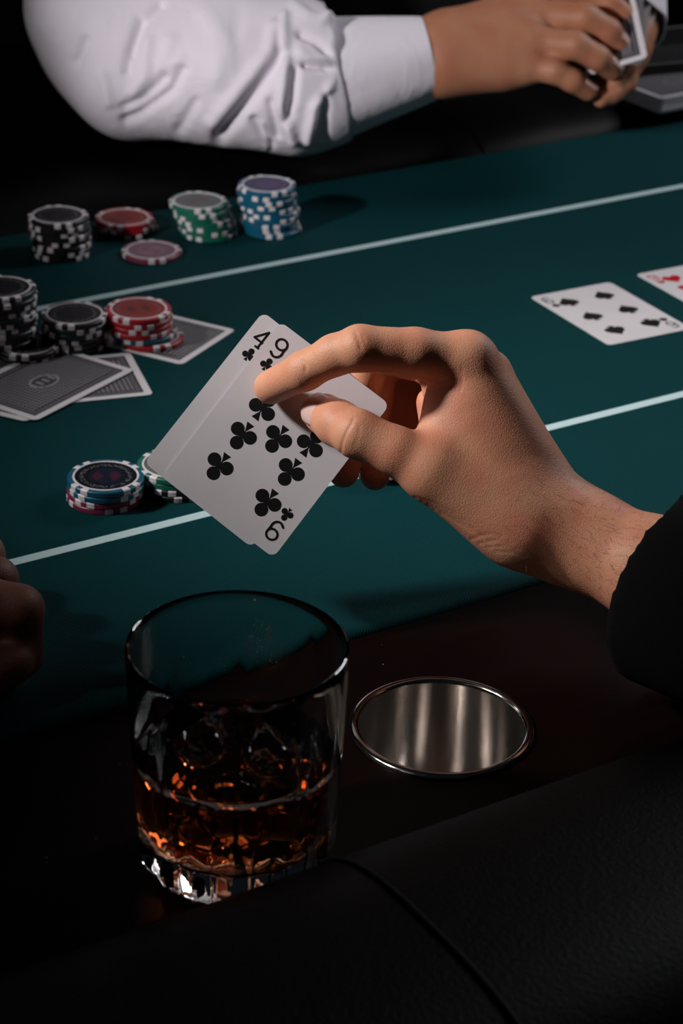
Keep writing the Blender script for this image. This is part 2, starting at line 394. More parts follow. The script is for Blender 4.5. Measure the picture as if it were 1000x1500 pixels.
# room
def room():
    def slab(name, c, s, mat, kind='structure'):
        bm = bmesh.new(); box(bm, c, s); o = link(name, bmmesh(name, bm), M[mat], smooth=False); tag(o, kind=kind); return o
    slab('floor', (0, 1.2, FLOOR-.05), (6.2, 6.2, .1), 'carpet')
    slab('wall_back', (0, 4.25, .65), (6.2, .1, 2.85), 'wallpaint')
    slab('baseboard_back', (0, 4.18, FLOOR+.07), (6.0, .03, .14), 'blackwood')
    slab('wall_left', (-3.05, 1.2, .65), (.1, 6.0, 2.85), 'wallpaint')
    slab('wall_right', (3.05, 1.2, .65), (.1, 6.0, 2.85), 'wallpaint')
room()

def build_table():
    T = empty('poker_table', (0, 0, FLOOR), 'poker table with dark teal felt, mahogany trim and padded black leather rail', 'table')
    T.location = tb(.65, .92, FLOOR); T.rotation_euler = (0, 0, TA)
    # local frame of the root: x along e, y across; felt at z = -FLOOR
    Z = -FLOOR; ox, oy = .65, .92
    def loc(e, n, z): return (e-ox, n-oy, z+Z)
    e0, e1 = -.02, 1.75; nn, nf = .718, 1.291
    # felt panel with softly rounded long edges
    prof = [(nn, -.012), (nn+.0004, -.004), (nn+.002, -.0012), (nn+.005, -.0002), (nn+.009, 0)]
    prof += [(nn+.009+(nf-nn-.018)*i/24, 0) for i in range(1, 25)] + [(nf-.005, -.0002), (nf-.002, -.0012), (nf-.0004, -.004), (nf, -.012)]
    v, f = [], []; ns = 40
    for i in range(ns+1):
        for (n, z) in prof: v.append(loc(e0+(e1-e0)*i/ns, n, z))
    L = len(prof)
    for i in range(ns):
        for j in range(L-1): f.append((i*L+j, (i+1)*L+j, (i+1)*L+j+1, i*L+j+1))
    link('playing_surface', mesh('playing_surface', v, f), M['felt'], T)
    for (n, wd) in ((None, 1), (None, 2)):
        a = onz(10, 827) if wd == 1 else onz(125, 440); b = onz(1000, 577) if wd == 1 else onz(1000, 272)
        nn_ = (a.dot(N_)+b.dot(N_))/2
        bm = bmesh.new(); box(bm, loc(.865, nn_, .0001), (1.74, .0066 if wd == 1 else .0064, .0003)); link('betting_line', bmmesh('betting_line', bm), M['line'], T, False)
    # wooden racetrack with the round cut-out for the cup holder
    ce, cn = CUP.dot(E_), CUP.dot(N_); r = .0372; zt = -.004
    v, f = [], []; K = 64; hw = (nn+.004-.53)/2; cm = (nn+.004+.53)/2
    def ring(fn, z):
        b0 = len(v)
        for k in range(K):
            a = 2*math.pi*k/K+math.pi/4; x, y = fn(a); v.append(loc(x, y, z))
        return b0
    def sq(a):
        c, s = math.cos(a), math.sin(a); q = .07/max(abs(c), abs(s)); return ce+c*q, cm+(s*q)*hw/.07
    circ = lambda a: (ce+r*math.cos(a), cn+r*math.sin(a))
    a0 = ring(sq, zt); a1 = ring(circ, zt); a2 = ring(circ, zt-.022); a3 = ring(sq, zt-.022)
    for p, q in ((a0, a1), (a1, a2), (a2, a3)):
        for k in range(K): f.append((p+k, p+(k+1) % K, q+(k+1) % K, q+k))
    me = mesh('wood_trim', v, f)
    bm = bmesh.new(); bm.from_mesh(me)
    for (x0, x1) in ((e0, ce-.07), (ce+.07, e1)):
        box(bm, loc((x0+x1)/2, cm, zt-.011), (x1-x0, 2*hw, .022))
    bmesh.ops.recalc_face_normals(bm, faces=bm.faces)
    bm.to_mesh(me); bm.free(); link('wood_trim', me, M['wood'], T, False)
    # padded rails: rounded section swept along the table
    def rail(name, c, hw_, top, bot, parts):
        pr = []
        for k in range(33):
            a = math.pi*k/32; cx, sx = math.cos(a), math.sin(a)
            pr.append((c+hw_*math.copysign(abs(cx)**.7, cx), bot+(top-bot)*abs(sx)**.55))
        vv, ff = [], []; n_ = 60
        for i in range(n_+1):
            for (n, z) in pr: vv.append(loc(e0+(e1-e0)*i/n_, n, z))
        L_ = len(pr)
        for i in range(n_):
            for j in range(L_-1): ff.append((i*L_+j+1, (i+1)*L_+j+1, (i+1)*L_+j, i*L_+j))
            ff.append((i*L_, (i+1)*L_, (i+1)*L_+L_-1, i*L_+L_-1))
        o = link(name, mesh(name, vv, ff), M['leather'], T)
        for es in parts:
            vv, ff = [], []
            for (n, z) in pr:
                for dx, dz in ((-.0016, .0001), (-.0008, .0011), (.0008, .0011), (.0016, .0001)):
                    vv.append(loc(es+dx, c+(n-c)*1.004, z+dz))
            for i in range(len(pr)-1):
                for j in range(3): ff.append((i*4+j, i*4+j+1, i*4+4+j+1, i*4+4+j))
            s_ = link('seam', mesh('seam', vv, ff), M['stitch'], o)
        return o
    rail('armrest', .471, .085, .045, -.035, (.343, .95, 1.5))
    rail('armrest', 1.372, .079, .012, -.035, (.1, .95))
    for xe in (e0-.035, e1+.035):        # padded ends of the table
        bm = bmesh.new(); box(bm, loc(xe, .92, .0), (.11, 1.07, .07), bevel=.022); link('armrest', bmmesh('armrest', bm), M['leather'], T)
    # underside and two pedestal legs
    bm = bmesh.new(); box(bm, loc(.865, .92, -.045), (1.80, 1.02, .03), bevel=.004); link('tabletop_board', bmmesh('tabletop_board', bm), M['blackwood'], T, False)
    hole_cut = None
    bm = bmesh.new(); box(bm, loc(.865, .92, -.085), (1.66, .84, .05), bevel=.004); link('apron', bmmesh('apron', bm), M['blackwood'], T, False)
    for s in (-1, 1):
        v, f = lathe([(0.001, 0), (.24, 0), (.25, .02), (.22, .05), (.08, .09), (.055, .2), (.07, .35), (.05, .5), (.1, .66), (0.001, .66)], 32)
        me = mesh('leg', v, f); o = link('leg', me, M['wood'], T); o.location = (.215+s*.6, 0, 0); sharpen(me)
    return T
CUP = onz(646.5, 1066, -.004)
TABLE = build_table()
# the cup holder needs the boards under the trim opened as well
def open_boards():
    for o in TABLE.children:
        if o.name.startswith(('tabletop_board', 'apron')):
            me = o.data; bm = bmesh.new(); bm.from_mesh(me)
            cut = bmesh.new(); bmesh.ops.create_cone(cut, cap_ends=True, segments=48, radius1=.04, radius2=.04, depth=.3)
            cm = bpy.data.meshes.new('cut'); cut.to_mesh(cm); cut.free(); bm.free()
            c = bpy.data.objects.new('cut', cm); COL.objects.link(c); c.location = (CUP.x, CUP.y, -.06)
            md = o.modifiers.new('hole', 'BOOLEAN'); md.operation = 'DIFFERENCE'; md.object = c; md.solver = 'EXACT'
            bpy.context.view_layer.update(); dg = bpy.context.evaluated_depsgraph_get()
            nm = bpy.data.meshes.new_from_object(o.evaluated_get(dg)); o.modifiers.clear(); o.data = nm
            bpy.data.objects.remove(c)
open_boards()

# ------------------------------------------------------------------ cup holder
def build_cup():
    T = empty('cup_holder', CUP, 'brushed steel drop-in cup holder sunk in the dark wooden trim beside the whiskey glass', 'cup holder')
    r = .0362
    v, f = lathe([(.001, -.066), (r-.004, -.066), (r-.001, -.0655), (r, -.063), (r, .0002)], 128); me = mesh('cup', v, f)
    f2 = [tuple(reversed(q)) for q in f]; me = mesh('cup', v, f2); link('cup', me, M['steel'], T); sharpen(me, 50)
    v, f = lathe([(.001, -.0675), (r+.0006, -.0675), (r+.0008, -.001)], 96); link('outer_shell', mesh('outer_shell', v, f), M['steel'], T)
    # rolled lip
    pr = [(r, .0002), (r+.0002, .0012), (r+.001, .0020), (r+.0022, .0023), (r+.0036, .0019), (r+.0046, .0008), (r+.0047, .0001), (r+.002, .0001)]
    v, f = lathe(pr, 128); link('rim', mesh('rim', v, [tuple(q) for q in f]), M['polish'], T)
build_cup()

# ------------------------------------------------------------------ whiskey glass
GC = onz(346, 1257, -.0038)
def build_glass():
    T = empty('whiskey_glass', GC, 'clear cut-base whiskey tumbler standing left of the steel cup holder', 'glass')
    n = 144
    def rf(a, r, z):
        if r < .02: return r
        q = 1.0
        k1 = min(1, max(0, (.030-z)/.012)) * min(1, max(0, (z-.001)/.004))      # deep cuts round the base
        d = abs(((a*16/(2*math.pi)) % 1)-.5)*2
        r2 = r - k1*.0030*(1-d)**1.0
        k2 = min(1, max(0, (z-.024)/.01)) * min(1, max(0, (.080-z)/.02))        # shallow panels above
        d2 = math.cos(((a*8/(2*math.pi)) % 1 - .5)*2*math.pi/8)
        return r2*(1-k2*(1-d2)*.0) - k2*.0007*(1-abs(((a*8/(2*math.pi)) % 1)-.5)*2)
    out = [(.0005, 0), (.026, 0), (.032, .0006), (.0362, .003), (.0385, .007), (.0394, .012), (.0396, .018), (.0398, .024), (.0401, .030), (.0404, .038), (.0408, .05), (.0414, .065), (.0419, .08), (.0424, .094), (.0424, .0972), (.0420, .0986), (.0414, .0990)]
    inn = [(.0408, .0986), (.0404, .0972), (.0402, .094), (.0394, .08), (.0387, .065), (.038, .05), (.0374, .038), (.037, .03), (.0362, .024), (.034, .019), (.029, .0155), (.018, .0138), (.0005, .013)]
    v, f = [], []
    prof = [(r, z, 1) for r, z in out]+[(r, z, 0) for r, z in inn]
    for (r, z, o) in prof:
        for k in range(n):
            a = 2*math.pi*k/n; rr = rf(a, r, z) if o else (r - (.0006*(abs(((a*8/(2*math.pi)) % 1)-.5)*2)**6 if .02 < z < .075 else 0))
            v.append((rr*math.cos(a), rr*math.sin(a), z))
    for i in range(len(prof)-1):
        for k in range(n): f.append((i*n+k, i*n+(k+1) % n, (i+1)*n+(k+1) % n, (i+1)*n+k))
    me = mesh('tumbler', v, f); link('tumbler', me, M['glass'], T); sharpen(me, 40)
    # whiskey
    lv = .050
    lp = [(.0005, .0128), (.018, .0136), (.029, .0153), (.0341, .0188), (.0364, .024), (.0372, .03), (.0376, .038), (.0381, .0485), (.0382, lv+.0006), (.0375, lv), (.030, lv-.0002), (.0005, lv-.0002)]
    v, f = lathe(lp, 96); me = mesh('whiskey', v, f); o = link('whiskey', me, M['whiskey']); o.location = GC; sharpen(me, 60)
    tag(o, 'amber whiskey filling the lower half of the tumbler', 'drink')
    specs = [((.013, .004, .044), .021, (.3, .5, .2)), ((-.014, .008, .046), .019, (.9, .2, 1.1)), ((.001, -.016, .037), .020, (.5, 1.0, .4)), ((-.010, -.008, .0265), .016, (.1, .3, 1.9))]
    labs = ['melting ice cube floating at the right of the whiskey, nearest the cup holder', 'ice cube floating at the far left of the whiskey', 'ice cube standing at the front of the whiskey, near the viewer', 'small ice cube sunk lowest in the whiskey']
    for (p, s, rt), lb in zip(specs, labs):
        bm = bmesh.new(); bmesh.ops.create_cube(bm, size=s); bmesh.ops.bevel(bm, geom=bm.edges[:], offset=s*.17, segments=3, affect='EDGES')
        for vv in bm.verts: vv.co += Vector([random.uniform(-1, 1) for _ in range(3)])*s*.02
        me = bmmesh('ice_cube', bm); o = link('ice_cube', me, M['ice']); o.location = GC+Vector(p); o.rotation_euler = rt
        tag(o, lb, 'ice', 'ice cubes in the whiskey glass')
build_glass()

# ------------------------------------------------------------------ poker chips
CR, CHH = .020, .0033
def chip_meshes():
    R, h = CR, CHH; d = {}
    v, f = lathe([(.0005, 0), (R-.0005, 0), (R, .0005), (R, h-.0005), (R-.0005, h), (.0174, h), (.0172, h-.0003), (.0005, h-.0003)], 64)
    d['body'] = (v, f)
    v, f = lathe([(.0174, h-.0002), (.0172, h+.00022), (.0163, h+.00022), (.0161, h-.0003)], 64); d['ring'] = (v, f)
    v, f = lathe([(.0163, h-.0001), (.0005, h-.0001)], 48); d['inlay'] = (v, f)
    # spot: wraps top edge, wall and bottom edge
    v, f = [], []; K = 5; wa = math.radians(6.0); pr = [(.0172, h+.00012), (R-.0004, h+.00012), (R+.00012, h-.0004), (R+.00012, .0004), (R-.0004, -.00001), (.0172, .0)]
    for i in range(K+1):
        a = -wa+2*wa*i/K
        for (r, z) in pr: v.append((r*math.cos(a), r*math.sin(a), z))
    L = len(pr)
    for i in range(K):
        for j in range(L-1): f.append((i*L+j, i*L+j+1, (i+1)*L+j+1, (i+1)*L+j))
    d['spot'] = (v, f)
    return d
CM = chip_meshes(); _chips = {}
def chip(loc, rz, color, inlay, label, group, spots8=True, spotcol='white_clay'):
    key = (color, inlay)
    if key not in _chips:
        ms = {}
        for nm, mt in (('body', M['chip_'+color]), ('ring', M['white_clay']), ('inlay', M[inlay]), ('spot', M['white_clay'])):
            me = mesh('chip_'+nm, *CM[nm]); me.materials.append(mt); me.polygons.foreach_set('use_smooth', [True]*len(me.polygons)); sharpen(me, 40); ms[nm] = me
        _chips[key] = ms
    ms = _chips[key]
    T = empty('poker_chip', loc, label, 'poker chip', group); T.rotation_euler = (0, 0, rz)
    for nm, part in (('body', 'body'), ('ring', 'inlay_ring'), ('inlay', 'inlay')):
        o = bpy.data.objects.new(part, ms[nm]); COL.objects.link(o); o.parent = T
    for q in range(4):
        for s in (-1, 1):
            o = bpy.data.objects.new('edge_spot', ms['spot']); COL.objects.link(o); o.parent = T; o.rotation_euler = (0, 0, math.pi/2*q + s*math.radians(11.2)+math.pi/4)
    return T
ORD = ['bottom', 'second from bottom', 'third from bottom', 'fourth from bottom', 'fifth from bottom', 'sixth from bottom', 'seventh from bottom', 'eighth from bottom', 'ninth from bottom', 'tenth from bottom', 'eleventh from bottom', 'twelfth from bottom']
def stack(px, py, chips, where, group, drift=(0, 0), jit=.0006, z0=0., offs=None, rot0=None):
    """px,py: centre of the top face in the photograph; chips listed bottom to top as (colour, inlay, word)"""
    n = len(chips); top = onz(px, py, z0+n*CHH)
    for i, (c, inl, word) in enumerate(chips):
        t = (n-1-i)/(max(1, n-1))
        p = Vector((top.x+drift[0]*t, top.y+drift[1]*t, z0+i*CHH+.00003*i))
        if i < n-1: p += Vector((random.uniform(-jit, jit), random.uniform(-jit, jit), 0))
        if offs and i in offs: p += Vector((offs[i][0], offs[i][1], 0))
        rz = random.uniform(0, 6.28)
        if i == n-1 and rot0 is not None: rz = rot0
        pos = ('top' if n > 1 else 'single') if i == n-1 else ORD[i]
        chip(p, rz, c, inl, f'{word} chip, {pos} {where}', group)
BL = ('blue', 'inlay_blue', 'blue and white'); MR = ('maroon', 'inlay_pink', 'maroon and white'); RD = ('red', 'inlay_red', 'red and white')
BK = ('black', 'inlay_black', 'black and white'); GR = ('green', 'inlay_green', 'green and white'); DG = ('darkgreen', 'inlay_black', 'dark and white'); PK = ('pink', 'inlay_pink', 'dull pink and white')
BV = ('blue', 'inlay_violet', 'blue and white')
def all_chips():
    stack(155, 697, [MR, MR, BL, BL], 'of the stack left of the held cards', 'chips in the near blue and maroon stack', (-.0008, 0), .0005, rot0=.1)
    stack(256, 679, [BK, BK, GR, GR], 'of the stack half hidden by the held cards', 'chips in the stack behind the held cards', (.001, 0))
    stack(568, 655, [BK, DG, GR, BK], 'of the stack behind the player\'s thumb', 'chips in the stack behind the hand')
    stack(203, 452, [RD, BL, RD, RD, RD, RD], 'of the red stack on a card', 'chips in the red stack on the card', (.0015, 0), .0004, z0=.0004, offs={0: (.0055, -.002), 1: (.0018, 0)}, rot0=.3)
    stack(109, 459, [DG, BK, BK, DG, DG, BK], 'of the dark stack beside the red one', 'chips in the dark stack beside the red one', (.0005, 0), .0008)
    stack(3, 421, [BK, DG, BK, BK, DG, BK, BK, DG, BK, BK, BK, DG, BK][:12], 'of the tall left-edge stack', 'chips in the tall black stack at the left edge', (-.001, 0), .0009, offs={10: (.0016, -.0006)})
    stack(85, 315, [BK]*8, 'of the black stack in the far left row', 'chips in the far black stack', (.0026, 0), .0010)
    stack(182, 318, [BK, RD, RD], 'of the low red stack in the far row', 'chips in the far red stack', (.003, .001), .0004)
    stack(222, 366, [PK], 'lying alone before the far row', 'single chip')
    stack(290, 294, [GR]*7, 'of the green stack in the far row', 'chips in the far green stack', (.0075, 0), .0008, offs={3: (.001, 0), 5: (.002, 0)})
    stack(391, 270, [BL]*9+[BV], 'of the tall blue stack in the far row', 'chips in the far blue stack', (.0032, 0), .0010)
    stack(40, 503, [BK, BK], 'of the pair beside the tall left-edge stack', 'chips in the low pair by the left edge')
all_chips()

# ------------------------------------------------------------------ playing cards
CW, CL, CT = .0635, .0889, .0003
def card_mesh():
    r = .0035; pts = []
    for (cx, cy, a0) in ((CW/2-r, CL/2-r, 0), (-CW/2+r, CL/2-r, 90), (-CW/2+r, -CL/2+r, 180), (CW/2-r, -CL/2+r, 270)):
        for k in range(7): a = math.radians(a0+15*k); pts.append((cx+r*math.cos(a), cy+r*math.sin(a)))
    n = len(pts); v = [(x, y, CT/2) for x, y in pts]+[(x, y, -CT/2) for x, y in pts]
    f = [tuple(range(n)), tuple(reversed(range(n, 2*n)))]+[(i, n+i, n+(i+1) % n, (i+1) % n) for i in range(n)]
    return v, f
def extr(outlines, t=.00004):
    """flat print: convex outline pieces -> thin plates"""
    v, f = [], []
    for k, o in enumerate(outlines):
        zz = t + k*.000001
        b = len(v); n = len(o); v += [(x, y, zz) for x, y in o]; f.append(tuple(b+i for i in range(n)))
    return v, f
def disc(cx, cy, r, n=24): return [(cx+r*math.cos(2*math.pi*i/n), cy+r*math.sin(2*math.pi*i/n)) for i in range(n)]
def stroke(pts, w):
    out = []
    for (a, b) in zip(pts, pts[1:]):
        dx, dy = b[0]-a[0], b[1]-a[1]; L = math.hypot(dx, dy) or 1; nx, ny = -dy/L*w/2, dx/L*w/2
        out.append([(a[0]+nx, a[1]+ny), (a[0]-nx, a[1]-ny), (b[0]-nx, b[1]-ny), (b[0]+nx, b[1]+ny)])
    for p in pts: out.append(disc(p[0], p[1], w/2, 12))
    return out
def arc(cx, cy, rx, ry, a0, a1, n=18): return [(cx+rx*math.cos(math.radians(a0+(a1-a0)*i/n)), cy+ry*math.sin(math.radians(a0+(a1-a0)*i/n))) for i in range(n+1)]
def pip_shape(kind, s):
    """upright pip of width about s, centred"""
    if kind == 'club':
        r = s*.238
        o = [disc(0, s*.275, r), disc(-s*.265, -s*.13, r), disc(s*.265, -s*.13, r), disc(0, 0, s*.105)]
        o.append([(-s*.022, s*.02), (-s*.022, -s*.24), (-s*.15, -s*.53), (s*.15, -s*.53), (s*.022, -s*.24), (s*.022, s*.02)])
        return o
    if kind in ('spade', 'heart'):
        # heart outline as a fan of convex slices
        hp = []
        for i in range(61):
            a = 2*math.pi*i/60; x = 16*math.sin(a)**3; y = 13*math.cos(a)-5*math.cos(2*a)-2*math.cos(3*a)-math.cos(4*a)
            hp.append((x/34*s, (y+2)/34*s))
        if kind == 'spade': hp = [(x, -y+s*.06) for x, y in hp]
        c = (0, 0) if kind == 'heart' else (0, .05*s)
        o = [[c, hp[i], hp[i+1]] for i in range(60)]
        if kind == 'spade': o.append([(0, s*.02), (-s*.17, -s*.5), (s*.17, -s*.5)])
        return o
def digit_shape(ch, h):
    w = h*.56; k = h*.115
    if ch == '9': return stroke(arc(0, h*.22, w/2, h*.26, 0, 360, 28), k)+stroke([(w/2, h*.22)]+arc(-w*.02, -h*.16, w*.52, h*.31, 20, -100, 12)[0:]+[(-w*.42, -h*.36)], k)
    if ch == '6': return [[(-x, -y) for x, y in p] for p in digit_shape('9', h)]
    if ch == '4': return stroke([(w*.22, -h*.46), (w*.22, h*.46), (-w*.55, -h*.14), (w*.55, -h*.14)], k)+stroke([(w*.0, -h*.46), (w*.44, -h*.46)], k)
_pip = {}
def pm(key, fn, mat):
    if key not in _pip:
        v, f = fn(); me = mesh(key, v, f); me.materials.append(mat); _pip[key] = me
    return _pip[key]
LAY = {9: [(-1, r) for r in (.797, .597, .403, .203)]+[(1, r) for r in (.797, .597, .403, .203)]+[(0, .5)], 6: [(s, r) for s in (-1, 1) for r in (.8, .5, .2)], 4: [(s, r) for s in (-1, 1) for r in (.8, .2)]}
def face_card(mat_w, rank, suit, label, psize=.0134):
    ink = M['redink'] if suit == 'heart' else M['ink']
    T = empty('playing_card', (0, 0, 0), label, 'playing card', mat=mat_w)
    me = mesh('card_face', *card_mesh()); link('card_stock', me, M['cardface'], T, False)
    bk = mesh('card_print_back', [(x*.999, y*.999, -CT/2-.00003) for x, y, z in card_mesh()[0][:28]], [tuple(reversed(range(28)))]); link('back_print', bk, M['cardback'], T, False)
    def put(nm, me, x, y, flip):
        o = bpy.data.objects.new(nm, me); COL.objects.link(o); o.parent = T; o.location = (x, y, CT/2+.00002); o.rotation_euler = (0, 0, math.pi if flip else 0)
    big = pm(f'pip_{suit}_{psize}', lambda: extr(pip_shape(suit, psize)), ink)
    small = pm(f'small_{suit}', lambda: extr(pip_shape(suit, .0062)), ink)
    dg = pm(f'index_{rank}_{suit}', lambda: extr(digit_shape(str(rank), .0096 if rank != 4 else .0096)), ink)
    for (s, r) in LAY[rank]:
        put('pip', big, s*.0139, (r-.5)*CL, r < .5 or (s == 0))
    for s in (1, -1):
        put('index', dg, -s*(CW/2-.0071), s*(CL/2-.0103), s < 0); put('small_pip', small, -s*(CW/2-.0072), s*(CL/2-.0195), s < 0)
    return T
def frame(c, right, up):
    r = Vector(right).normalized(); u = (Vector(up)-r*Vector(up).dot(r)).normalized(); z = r.cross(u)
    mm = Matrix((r, u, z)).transposed().to_4x4(); mm.translation = c; return mm
DC = .979
def held():
    for (Tc, Rc, Lc, Bc, dd, rk, lb) in (((415.7, 474.3), (575, 597), (234.4, 691.5), (396, 812.6), DC, 9, 'nine of clubs held face out between finger and thumb, in front'),
                                     ((385.5, 456.7), (543, 581), (210.6, 677.8), (368.4, 802.3), DC+.0011, 4, 'four of clubs held behind the nine, showing only its left strip')):
        T_, R_, L_, B_ = [at(*p, dd) for p in (Tc, Rc, Lc, Bc)]
        c = (T_+R_+L_+B_)/4
        face_card(frame(c, (R_-T_)+(B_-L_), (T_-L_)+(R_-B_)), rk, 'club', lb)
held()
# cards lying on the felt
def flatm(x, y, ang, z=.0002):     # ang: direction of the card's long axis "up"
    return Matrix.Translation((x, y, z)) @ Matrix.Rotation(math.radians(ang-90), 4, 'Z')
def flat_cards():
    # long edge at 119.7 deg
    c = (Vector((.1617, 1.2138))+Vector((.2168, 1.2454))+Vector((.1737, 1.3212))+Vector((.1188, 1.2907)))/4
    # its top-left index sits at the left corner in the picture: the print's up runs to the left corner
    face_card(flatm(c.x, c.y, 119.7), 6, 'spade', 'six of spades lying face up on the teal felt, whole in view', .0148)
    a = onz(930.5, 402.6); lr = math.radians(119.7); up = Vector((math.cos(lr), math.sin(lr), 0)); rt = Vector((math.cos(lr-math.pi/2), math.sin(lr-math.pi/2), 0))
    c = a - up*CL/2 + rt*CW/2
    face_card(flatm(c.x, c.y, 119.7), 9, 'heart', 'red heart card lying face up, cut by the right edge of the frame', .0148)
    def back(x, y, ang, z, lb, tilt=None):
        T = empty('playing_card', (0, 0, 0), lb, 'playing card', mat=flatm(x, y, ang, z))
        link('card_stock', mesh('card_stock', *card_mesh()), M['cardface'], T, False)
        me = mesh('back_print', [(q[0]*.999, q[1]*.999, CT/2+.00003) for q in card_mesh()[0][:28]], [tuple(range(28))]); link('back_print', me, M['cardback'], T, False)
    ang = 57.5; d = Vector((math.cos(math.radians(ang)), math.sin(math.radians(ang)))); q = Vector((-d.y, d.x))
    c = Vector((-.1728, 1.0755))+d*CL/2+q*CW/2
    back(c.x, c.y, ang, .0014, 'grey patterned card face down, uppermost of the left pile')
    back(c.x-.013, c.y-.0015, 66, .0009, 'face-down card mostly covered by the uppermost card, sticking out at left')
    m_ = (Vector((-.1118, 1.1211))+Vector((-.1297, 1.1761)))/2; a2 = math.radians(198); c = m_+Vector((math.cos(a2), math.sin(a2)))*CL/2
    back(c.x, c.y, 198, .0003, 'face-down card under the pile, its corner sticking out to the right')
    m_ = (Vector((-.0691, 1.2209))+Vector((-.0991, 1.162)))/2+Vector((.0005, 0)); a2 = math.radians(153); c = m_+Vector((math.cos(a2), math.sin(a2)))*CL/2
    back(c.x, c.y, 153, .0002, 'face-down card lying under the red chip stack')
flat_cards()

# ------------------------------------------------------------------ the player's hand holding the cards
def A(px, py, d): return tuple(at(px, py, d))
def mix(a, b, t): return tuple(a[i]*(1-t)+b[i]*t for i in range(3))
def build_player():
    T = empty('person', (at(1480, 1110, .83).x, at(1480, 1110, .83).y, 0), 'player in a black jacket reaching in from the right, holding two cards', 'person')
    T.location = (.3, .62, FLOOR)
    ops = []
    wrist = A(822, 778, .962)
    # forearm and wrist (a little flat)
    ops += [('add', .006, A(1250, 985, .885), .034, A(960, 838, .945), .0245), ('add', .006, A(960, 838, .945), .0235, wrist, .0208)]
    ops += [('add', .01, A(960, 838, .965), .0215, A(812, 768, .980), .0195)]
    ops += [('add', .01, A(850, 785, .958), .0205, A(778, 760, .955), .021)]
    # metacarpals
    mi, mm_, mr, ml = A(681, 531, .952), A(705, 546, .972), A(714, 548, .992), A(716, 582, 1.010)
    ops += [('add', .010, wrist, .018, mi, .0120), ('add', .010, A(786, 745, .964), .0165, mi, .0120)]
    ops += [('add', .010, A(800, 732, .984), .017, mm_, .0118), ('add', .010, A(806, 740, 1.000), .016, mr, .0112), ('add', .010, A(806, 752, 1.010), .015, ml, .0105)]
    # muscle between thumb and index, thenar
    ops += [('add', .012, A(676, 606, .954), .0120, A(728, 708, .954), .0155), ('add', .012, A(666, 650, .953), .0125, A(728, 738, .953), .0160)]
    cmc, mcp = A(760, 770, .953), A(632, 688, .945)
    ops += [('add', .010, wrist, .018, cmc, .0160), ('add', .010, cmc, .0155, mcp, .0132), ('add', .012, A(700, 700, .962), .016, A(775, 760, .968), .018)]
    ops += [('add', .008, A(655, 590, .975), .010, A(690, 680, .975), .014)]      # palm seen through the gap
    ops += [('add', .008, A(690, 560, .965), .012, A(700, 640, .985), .014), ('add', .008, A(705, 600, .99), .013, A(780, 720, .99), .016)]
    # web from thumb to index
    ops += [('add', .008, A(642, 640, .952), .0085, A(672, 560, .955), .0085)]
    ops += [('add', .006, A(656, 552, .955), .0075, A(652, 592, .957), .0075), ('add', .006, A(652, 592, .957), .0078, A(644, 634, .953), .0080),
            ('add', .003, A(634, 540, .966), .0062, A(634, 572, .971), .0052), ('add', .002, A(617, 530, .958), .0056, A(621, 548, .966), .0050), ('add', .003, A(636, 590, .984), .0085, A(645, 630, .984), .0095), ('add', .004, A(618, 560, 1.020), .0130, A(612, 650, 1.020), .0130)]
    # knuckle bumps
    ops += [('add', .006, A(690, 524, .950), .0095, A(694, 528, .950), .0095)]
    # index
    ip, idd, it = A(527, 510, .938), A(446, 543, .951), A(397, 567, .9697)
    ops += [('grp', .004, chain([mi, A(608, 517, .944), ip], [.0125, .0110, .0101], .003) + chain([ip, A(490, 520, .943), idd], [.0101, .0090, .0088], .003) + chain([idd, it], [.0087, .0080], .003))]
    # thumb
    tp, tt = A(524, 636, .944), A(475, 607, .9650)
    ops += [('grp', .006, chain([cmc, mcp], [.0160, .0130], .003) + chain([mcp, A(580, 661, .943), tp], [.0130, .0108, .0108], .003) + chain([tp, A(495, 620, .9535), tt], [.0106, .0103, .0096], .003))]
    # middle, ring, little: behind the cards
    def finger(m0, p, d, t, r):
        return ('grp', .004, chain([m0, p], [r*1.1, r], .003)+chain([p, d], [r, r*.88], .003)+chain([d, t], [r*.88, r*.74], .003))
    ops.append(finger(mm_, A(546, 513, .984), A(518, 610, .995), A(503, 692, .9915), .0098))
    ops.append(finger(mr, A(558, 519, .999), A(544, 630, 1.006), A(549, 697, 1.000), .0094))
    ops.append(finger(ml, A(588, 532, 1.014), A(580, 632, 1.020), A(592, 676, 1.014), .0088))
    # creases
    def crease(a, b, r=.0011, k=.0012): ops.append(('sub', k, a, r, b, r))
    me_ops = ops
    me = sdf('hand', me_ops, .00095, 2)
    # creases carved afterwards as fine grooves in a second pass of the same field would be costly; they are modelled by displacing vertices
    P = np.empty(len(me.vertices)*3, np.float32); me.vertices.foreach_get('co', P); P = P.reshape(-1, 3)
    Nn = np.empty(len(me.vertices)*3, np.float32); me.vertex_normals.foreach_get('vector', Nn); Nn = Nn.reshape(-1, 3)
    rel = P-np.array(CP); dep = rel@np.array(FW); X = 500+F*(rel@np.array(RT))/dep; Y = 750-F*(rel@np.array(UP))/dep
    front = (Nn@np.array(FW)) < .3
    def groove(poly, w, depth, dr=(.90, .975)):
        nonlocal P
        dm = np.full(len(P), 1e9)
        for (a, b) in zip(poly, poly[1:]):
            a3, b3 = np.array(a, float), np.array(b, float); ab = b3-a3
            t = np.clip(((np.stack([X, Y], 1)-a3)@ab)/(ab@ab), 0, 1); dd = np.hypot(*(np.stack([X, Y], 1)-a3-t[:, None]*ab).T); dm = np.minimum(dm, dd)
        g = np.exp(-(dm/w)**2)*depth; ok = front & (dep > dr[0]) & (dep < dr[1])
        P[ok] -= (Nn*g[:, None])[ok]
    groove([(518, 614), (508, 632), (501, 650), (499, 662)], 1.8, .00045)        # thumb joint creases
    groove([(527, 624), (524, 640), (519, 656)], 2.0, .00018)
